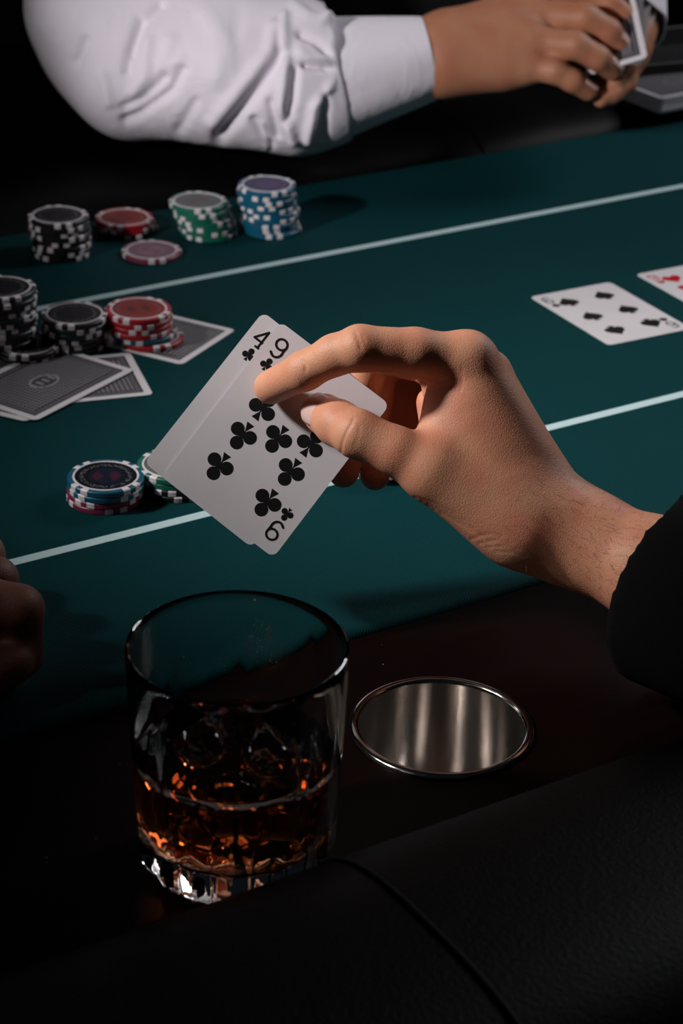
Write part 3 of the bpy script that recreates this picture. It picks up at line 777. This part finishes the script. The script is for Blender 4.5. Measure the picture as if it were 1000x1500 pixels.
    groove([(443, 527), (448, 535), (447, 543)], 1.8, .00045)                    # index joint creases
    groove([(521, 488), (526, 500), (528, 511)], 2.2, .0005)
    groove([(531, 492), (533, 502)], 2.0, .0003)
    for k in range(6):
        groove([(640+k*7, 530+k*2), (646+k*6, 545+k*3), (643+k*6, 560+k*3)], 1.6, .00022)   # fine wrinkles under the knuckle
    for k in range(5):
        groove([(608+k*9, 728+k*6), (640+k*11, 738+k*9), (668+k*13, 752+k*11)], 2.2, .00016)
    for k in range(4):
        groove([(690+k*12, 790+k*6), (716+k*12, 782+k*9), (735+k*12, 786+k*10)], 2.4, .0002)
    # tendons over the wrist
    me.vertices.foreach_set('co', P.ravel()); me.update()
    hand = link('hand', me, M['skin']); hand.parent = T; hand.matrix_parent_inverse = Matrix.Translation(T.location).inverted()
    inv = Matrix.Translation(T.location).inverted()
    # thumb nail: curved plate on the back of the last joint
    def nail(tip, joint, toward, L, W, rad, lift, par, nm='fingernail'):
        tip, joint = Vector(tip), Vector(joint); ax = (tip-joint).normalized(); up = Vector(toward); up = (up-ax*up.dot(ax)).normalized(); side = ax.cross(up)
        v, f = [], []; nu, nv = 12, 12
        for i in range(nu+1):
            u = i/nu
            for j in range(nv+1):
                s = (j/nv-.5)*2; ww = W*(1-.10*(1-u)) ; 
                th = s*ww/2/rad
                endc = (1-s*s)*.0022 if u > .5 else 0
                along = -L + L*u + (1-s*s)*.0016*(u) - (1-s*s)*.0022*(1-u)
                r_ = rad + lift - .00035*(abs(s)**4) - .0016*max(0, u-.55)**2*2
                c = tip + ax*(along) 
                v.append(c + up*(math.cos(th)*r_) + side*(math.sin(th)*r_))
        for i in range(nu):
            for j in range(nv): f.append((i*(nv+1)+j, i*(nv+1)+j+1, (i+1)*(nv+1)+j+1, (i+1)*(nv+1)+j))
        me = mesh(nm, v, f); o = link(nm, me, M['nail']); o.parent = par
        md = o.modifiers.new('t', 'SOLIDIFY'); md.thickness = .0005; md.offset = 0
        return o
    def inv_of(p): return Matrix.Translation(T.location).inverted()
    nrm = (-Vector(FW)*.85 - Vector(RT)*.5 + Vector(UP)*.25)
    o = nail(mix(tt, tp, -.13), mix(tt, tp, .6), nrm, .0135, .0185, .0100, .0003, hand)
    # sleeve
    a, b = np.array(A(978, 856, .938)), np.array(A(1480, 1110, .84)); dr = b-a; dr /= np.linalg.norm(dr)
    el = np.array([.272, .735, .052]); sh = np.array([.36, .46, .36])
    a2 = a-dr*.02
    def wr(P):
        return .0008*np.sin(P[:, 0]*40+np.sin(P[:, 1]*30)*2+P[:, 2]*40)
    so = [('add', 0, tuple(a2), .047, tuple(el), .054), ('cut', tuple(a+dr*.0), tuple(-dr)), ('add', .03, tuple(el), .052, tuple(sh), .068)]
    tor = np.array([.50, .36, .12]); 
    so += [('add', .05, tuple(sh), .075, (.47, .34, .30), .11), ('add', .06, (.47, .34, .28), .13, (.45, .26, -.2), .15), ('add', .06, (.56, .27, .26), .12, (.54, .18, -.2), .14), ('add', .04, (.52, .30, .38), .07, (.54, .29, .43), .058)]
    so += [('sub', .002, tuple(a-dr*.03), .0420, tuple(a+dr*.03), .034)]
    me = sdf('jacket', so, .0032, 2, wr)
    o = link('jacket', me, M['jacket']); o.parent = T; o.matrix_parent_inverse = inv; tag(o, 'black jacket with loose sleeve')
    # fine hairs on wrist and forearm
    vv, ff = [], []; cnt = 0
    rng = np.random.default_rng(3)
    selm = front & (dep > .90) & (dep < .972) & (X > 735) & (X < 985) & (Y > 655) & (Y < 905)
    cand = np.argwhere(selm)[:, 0]
    axd = Vector(A(700, 640, .95))-Vector(A(900, 820, .95)); axd.normalize()
    for i in rng.choice(cand, min(1100, len(cand)), replace=False):
        if rng.random() > (X[i]-720)/200+.1: continue
        p = Vector(P[i]); n = Vector(Nn[i]); t = (axd*-.6 + n*.35 + Vector(rng.normal(0, .45, 3))); t = (t-n*t.dot(n)*.75).normalized(); s = t.cross(n).normalized()*.000045; L = rng.uniform(.003, .0065)
        b0 = len(vv); c1 = p+t*L*.5+n*.0008; c2 = p+t*L+n*.0003
        vv += [p-s-n*.0002, p+s-n*.0002, c1-s*.8, c1+s*.8, c2]
        ff += [(b0, b0+1, b0+3, b0+2), (b0+2, b0+3, b0+4)]
    o = link('arm_hair', mesh('arm_hair', vv, ff), M['hair']); o.parent = T; o.matrix_parent_inverse = inv; tag(o, 'sparse fine brown hairs on the wrist', kind='stuff')
build_player()

# ------------------------------------------------------------------ neighbour's hand resting at the left edge
def build_neighbour():
    T = empty('person', (-.55, .75, FLOOR), 'neighbouring player at the left edge, only a shadowed curled hand in view', 'person'); inv = Matrix.Translation(T.location).inverted()
    def fing(m0, p, d, t, r): return ('grp', .004, chain([m0, p], [r*1.12, r], .003)+chain([p, d], [r, r*.9], .003)+chain([d, t], [r*.9, r*.78], .003))
    W = A(-330, 960, .90); ops = []
    ms = [A(-95, 865, .925), A(-90, 835, .945), A(-88, 812, .965), A(-88, 796, .985)]
    for q, r in zip(ms, (.0135, .0135, .013, .012)): ops.append(('add', .012, W, .022, q, r))
    ops += [('add', .012, A(-560, 1010, .88), .030, W, .024)]
    ops.append(fing(ms[0], A(28, 893, .925), A(30, 960, .94), A(-25, 990, .95), .0108))
    ops.append(fing(ms[1], A(-8, 850, .950), A(-2, 905, .965), A(-35, 935, .968), .0105))
    ops.append(fing(ms[2], A(-26, 812, .972), A(-24, 865, .985), A(-50, 890, .985), .0100))
    ops.append(fing(ms[3], A(-50, 800, .995), A(-50, 840, 1.0), A(-60, 860, 1.0), .0090))
    ops += [('grp', .006, chain([A(-260, 975, .90), A(-120, 985, .91), A(-30, 985, .92), A(18, 972, .925)], [.020, .0145, .0115, .0095], .003))]
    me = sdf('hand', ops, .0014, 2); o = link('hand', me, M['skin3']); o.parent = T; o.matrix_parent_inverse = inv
    a = np.array(A(-420, 980, .89)); el = np.array([-.56, .74, .05]); sh = np.array([-.62, .50, .36]); dr = el-a; dr /= np.linalg.norm(dr)
    so = [('add', 0, tuple(a-dr*.02), .042, tuple(el), .052), ('cut', tuple(a), tuple(-dr)), ('add', .03, tuple(el), .05, tuple(sh), .07), ('add', .05, tuple(sh), .08, (-.75, .38, .30), .11), ('add', .06, (-.75, .38, .26), .14, (-.74, .28, -.2), .16), ('sub', .002, tuple(a-dr*.03), .038, tuple(a+dr*.04), .033)]
    me = sdf('jacket', so, .004, 2); o = link('jacket', me, M['jacket']); o.parent = T; o.matrix_parent_inverse = inv
build_neighbour()

# ------------------------------------------------------------------ dealer
def build_dealer():
    T = empty('person', (-.05, 1.85, FLOOR), 'dealer in a white shirt and black vest shuffling cards across the table', 'person'); inv = Matrix.Translation(T.location).inverted()
    D = 1.55
    def fing(m0, p, d, t, r): return ('grp', .005, chain([m0, p], [r*1.12, r], .003)+chain([p, d], [r, r*.9], .003)+chain([d, t], [r*.9, r*.76], .003))
    ops = []
    W = A(640, 82, D)
    ops += [('add', .01, A(520, 104, D+.01), .029, W, .0265)]
    k4 = [A(772, -2, D+.015), A(776, 24, D), A(775, 60, D-.012), A(766, 97, D-.012)]
    for q, r in zip(k4, (.0135, .0145, .0145, .0145)): ops.append(('add', .012, W, .021, q, r))
    ops += [('add', .012, A(655, 95, D-.004), .022, A(730, 95, D-.006), .0185), ('add', .012, A(660, 60, D), .022, A(740, 45, D), .019)]
    ops.append(fing(k4[0], A(855, -14, D+.01), A(892, 4, D+.01), A(915, 22, D+.012), .0102))
    ops.append(fing(k4[1], A(856, 26, D-.012), A(890, 46, D-.008), A(909, 68, D), .0108))
    ops.append(fing(k4[2], A(842, 66, D-.022), A(875, 85, D-.018), A(896, 103, D-.006), .0102))
    ops.append(fing(k4[3], A(812, 104, D-.02), A(838, 118, D-.018), A(861, 134, D-.01), .0092))
    # thumb, behind the deck
    ops += [('grp', .006, chain([A(690, 50, D+.03), A(780, 20, D+.045), A(850, 20, D+.05), A(890, 40, D+.045)], [.02, .0135, .0115, .009], .003))]
    me = sdf('hand', ops, .0014, 2); h1 = link('hand', me, M['skin2']); h1.parent = T; h1.matrix_parent_inverse = inv; 
    # left hand under the deck
    ops = [('add', .012, A(925, 20, D+.06), .024, A(918, 75, D+.028), .017), ('add', .01, A(918, 60, D+.03), .016, A(905, 95, D+.02), .016)]
    ops.append(fing(A(922, 55, D+.035), A(924, 72, D+.012), A(915, 96, D+.004), A(903, 112, D+.002), .0085))
    ops.append(fing(A(915, 100, D+.03), A(916, 122, D+.015), A(896, 138, D+.004), A(880, 146, D), .0080))
    ops.append(fing(A(895, 110, D+.03), A(890, 125, D+.02), A(875, 132, D+.015), A(865, 132, D+.01), .0080))
    me = sdf('hand', ops, .0014, 2); h2 = link('hand', me, M['skin2']); h2.parent = T; h2.matrix_parent_inverse = inv
    def nail(tip, joint, toward, L, Wd, rad, par):
        tip, joint = Vector(tip), Vector(joint); ax = (tip-joint).normalized(); up = Vector(toward); up = (up-ax*up.dot(ax)).normalized(); side = ax.cross(up); v, f = [], []
        for i in range(7):
            u = i/6
            for j in range(9):
                s = (j/8-.5)*2; th = s*Wd/2/rad; r_ = rad+.0003-.0016*max(0, u-.5)**2; c = tip+ax*(-L+L*u+(1-s*s)*.0015*(2*u-1)); v.append(c+up*math.cos(th)*r_+side*math.sin(th)*r_)
        for i in range(6):
            for j in range(8): f.append((i*9+j, i*9+j+1, i*9+10+j, i*9+9+j))
        o = link('fingernail', mesh('fingernail', v, f), M['nail']); o.parent = par; md = o.modifiers.new('t', 'SOLIDIFY'); md.thickness = .0005; md.offset = 0
    up = Vector(UP)*.8+Vector(RT)*.75-Vector(FW)*.7
    nail(A(911, 71, D), A(890, 46, D-.008), up, .012, .011, .0085, h1)
    nail(A(899, 106, D-.005), A(875, 85, D-.018), up, .012, .011, .0082, h1)
    nail(A(864, 137, D-.009), A(838, 118, D-.018), up, .011, .009, .0074, h1)
    # shirt sleeve: loose cloth with folds
    Px = lambda x, y, d=D: A(x, y, d)
    so = [('add', .03, (-.185, 1.86, .37), .075, Px(100, -260, D+.03), .072), ('add', .03, Px(100, -260, D+.03), .074, Px(172, 62, D+.03), .047), ('add', .03, Px(172, 62, D+.03), .046, Px(200, 112, D+.01), .037),
          ('add', .03, Px(200, 105, D+.01), .044, Px(330, 100, D), .051), ('add', .03, Px(330, 100, D), .050, Px(440, 112, D), .0535), ('add', .02, Px(440, 112, D), .051, Px(492, 114, D), .0415),
          ('add', .02, Px(150, 20, D+.02), .055, Px(280, 60, D+.01), .046)]
    so.append(('cut', tuple(A(497, 112, D)), tuple(Vector(A(640, 82, D))-Vector(A(500, 112, D)))))
    def nz(P): 
        q = P@np.array(RT)*1; r = P@np.array(UP)*1
        return .0008*np.sin(q*38+r*60+np.sin(r*40)*1.5)
    me = sdf('shirt_sleeve', so, .0019, 2, nz)
    P = np.empty(len(me.vertices)*3, np.float32); me.vertices.foreach_get('co', P); P = P.reshape(-1, 3)
    Nn = np.empty(len(me.vertices)*3, np.float32); me.vertex_normals.foreach_get('vector', Nn); Nn = Nn.reshape(-1, 3)
    rel = P-np.array(CP); dep = rel@np.array(FW); X = 500+F*(rel@np.array(RT))/dep; Y = 750-F*(rel@np.array(UP))/dep
    fc = np.clip(-(Nn@np.array(FW))*3+.6, 0, 1); H = np.zeros(len(P)); XY = np.stack([X, Y], 1)
    def fold(poly, w_, h_):
        dm = np.full(len(P), 1e9); q = np.array(poly, float)
        for a_, b_ in zip(q, q[1:]):
            ab = b_-a_; t_ = np.clip(((XY-a_)@ab)/(ab@ab), 0, 1); dm = np.minimum(dm, np.hypot(*(XY-a_-t_[:, None]*ab).T))
        H[:] += np.exp(-(dm/w_)**2)*h_
    for poly, w_, h_ in [([(205, 30), (192, 70), (186, 105)], 7, -.0045), ([(234, 8), (206, 42), (195, 78)], 8, -.004), ([(240, 114), (210, 144), (183, 157)], 7, -.0045),
                         ([(267, 102), (252, 132), (204, 168), (184, 176)], 7, -.005), ([(126, 60), (114, 90)], 7, -.004), ([(216, 60), (214, 110), (196, 135)], 9, .003),
                         ([(250, 60), (240, 95), (262, 90)], 10, .0025), ([(414, 78), (384, 122), (354, 164), (322, 200)], 9, -.0065), ([(402, 40), (394, 78), (360, 120), (312, 178)], 11, .005),
                         ([(432, 102), (428, 140), (420, 176)], 6, -.0060), ([(416, 24), (418, 96), (412, 156), (430, 205)], 7, .0060), ([(446, 96), (476, 100), (506, 103)], 4.5, -.0060),
                         ([(496, 114), (460, 156), (450, 204)], 7, .0060), ([(476, 140), (474, 200)], 7, -.0055), ([(372, 176), (396, 212)], 6, -.0050), ([(396, 150), (406, 200)], 5, -.0045),
                         ([(384, 180), (392, 215)], 4, .003), ([(440, 50), (462, 60), (484, 78)], 7, -.007), ([(478, 26), (500, 32), (492, 60)], 7, .007), ([(430, 8), (452, 24), (470, 30)], 9, .004),
                         ([(300, 20), (330, 60), (320, 110)], 16, .003), ([(350, 14), (345, 60)], 12, -.002), ([(150, 110), (160, 150)], 8, .003), ([(286, 150), (262, 190)], 8, -.003), ([(440, 76), (455, 84), (490, 88)], 6, .004)]:
        fold(poly, w_, h_*.8)
    P += (Nn*(H*fc*np.clip((494-X)/16, 0, 1))[:, None]).astype(np.float32)
    me.vertices.foreach_set('co', P.ravel()); me.update()
    o = link('shirt_sleeve', me, M['shirt']); o.parent = T; o.matrix_parent_inverse = inv; tag(o, 'wrinkled white shirt sleeve')
    # cuff: an open band round the wrist
    def cuff(a, b, ra, rb, th=.0022):
        a, b = Vector(a), Vector(b); ax = (b-a).normalized(); u = ax.orthogonal().normalized(); s = ax.cross(u); v, f = [], []; K = 72
        prof = [(0, 0), (.0, th)] + [(i/10, th) for i in range(1, 10)] + [(1, th*.9), (1.004, th*.5), (1, 0)] + [(1-i/5, 0) for i in range(1, 5)]
        for (t, o_) in prof:
            for k in range(K):
                an = 2*math.pi*k/K; rr = ra+(rb-ra)*t + o_ + .0007*math.sin(an*3+t*2)+.0004*math.sin(an*7+1)
                v.append(a+(b-a)*t+(u*math.cos(an)+s*math.sin(an))*rr)
        n = len(prof)
        for i in range(n):
            for k in range(K): f.append((i*K+k, i*K+(k+1) % K, ((i+1) % n)*K+(k+1) % K, ((i+1) % n)*K+k))
        me = mesh('cuff', v, f); bm = bmesh.new(); bm.from_mesh(me); bmesh.ops.recalc_face_normals(bm, faces=bm.faces); bm.to_mesh(me); bm.free()
        o = link('cuff', me, M['shirt']); o.parent = T; o.matrix_parent_inverse = inv; sharpen(me, 50); return o
    cuff(A(480, 117, D), A(628, 84, D), .0435, .0285)
    cuff(A(905, -60, D+.10), A(922, 40, D+.045), .034, .026)
    so = [('add', 0, A(905, -50, D+.10), .036, A(860, -330, D+.16), .055), ('add', .03, A(860, -330, D+.16), .055, (.15, 1.97, .37), .072)]
    me = sdf('shirt_sleeve', so, .004, 1); o = link('shirt_sleeve', me, M['shirt']); o.parent = T; o.matrix_parent_inverse = inv
    # vest and torso behind
    so = [('add', .05, (-.12, 1.92, .36), .085, (.10, 2.0, .36), .085), ('add', .08, (-.09, 1.93, .25), .115, (-.07, 1.96, -.25), .12), ('add', .08, (.07, 1.99, .25), .115, (.05, 2.0, -.25), .12)]
    me = sdf('vest', so, .008, 2); o = link('vest', me, M['vest']); o.parent = T; o.matrix_parent_inverse = inv
    # cards in the dealer's hands: each a thing
    labs = ['face-down card at the front of the dealer\'s half-shuffled deck', 'card behind the front one in the dealer\'s hands', 'third card fanned in the dealer\'s hands', 'rearmost card fanned in the dealer\'s hands']
    for i, lb in enumerate(labs):
        c = Vector(A(873+i*7, 38-i*4, D+.012+i*.008)); r = Vector(RT)*math.cos(.25-i*.16)+Vector(UP)*math.sin(.25-i*.16)-Vector(FW)*.25
        u = Vector(UP)*.8-Vector(RT)*.2+Vector(FW)*.55
        Tt = empty('playing_card', (0, 0, 0), lb, 'playing card', 'cards in the dealer\'s hands', mat=frame(c, r, u))
        link('card_stock', mesh('card_stock', *card_mesh()), M['cardface'], Tt, False)
        me = mesh('back_print', [(q[0]*.999, q[1]*.999, CT/2+.00003) for q in card_mesh()[0][:28]], [tuple(range(28))]); link('back_print', me, M['cardback'], Tt, False)
build_dealer()

# ------------------------------------------------------------------ deck of cards in a black tray at the far right
def build_deck():
    p0 = onz(965, 166, .0125); p1 = onz(905, 143, .0125)
    d = (p0-p1); d.z = 0
    ang = math.atan2(d.y, d.x); right = Vector((math.cos(ang), math.sin(ang), 0)); 
    # short side p1->p0 is towards the viewer's left; the long side runs off to the right
    lng = Vector((-right.y, right.x, 0)) if (-right.y*1) > 0 else Vector((right.y, -right.x, 0))
    if lng.x < 0: lng = -lng
    n = 14
    for i in range(n):
        c = p0-right*CW/2+lng*CL/2; c = Vector((c.x+random.uniform(-.0004, .0004), c.y+random.uniform(-.0004, .0004), .0125+i*.0009+.0002))
        mm = frame(c, right if right.cross(lng).z > 0 else -right, lng)
        T = empty('playing_card', (0, 0, 0), ('top' if i == n-1 else ORD[i] if i < 12 else 'second from top') + ' card of the face-down pack at the upper right, beside the dealer\'s hands', 'playing card', 'pack on the far rail', mat=mm)
        v, f = card_mesh(); v = [(x, y, z*2.6) for x, y, z in v]; link('card_stock', mesh('card_stock', v, f), M['cardface'], T, False)
        if i == n-1:
            me = mesh('back_print', [(q[0]*.999, q[1]*.999, CT*1.3+.00003) for q in card_mesh()[0][:28]], [tuple(range(28))]); link('back_print', me, M['cardback'], T, False)
    # dealer's chip tray behind it
    T = empty('chip_tray', (0, 0, 0), 'black dealer tray with a thin raised lip behind the pack', 'tray'); a = onz(960, 96, .015); T.location = (a.x+.10, a.y+.04, .0125); T.rotation_euler = (0, 0, TA-.15)
    bm = bmesh.new(); box(bm, (0, 0, .003), (.34, .10, .006), bevel=.001); link('tray_base', bmmesh('tray_base', bm), M['tray'], T, False)
    for (x, y, sx, sy) in ((0, .05, .34, .006), (0, -.05, .34, .006), (-.17, 0, .006, .106), (.17, 0, .006, .106)):
        bm = bmesh.new(); box(bm, (x, y, .011), (sx, sy, .022), bevel=.001); link('tray_wall', bmmesh('tray_wall', bm), M['tray'], T, False)
build_deck()
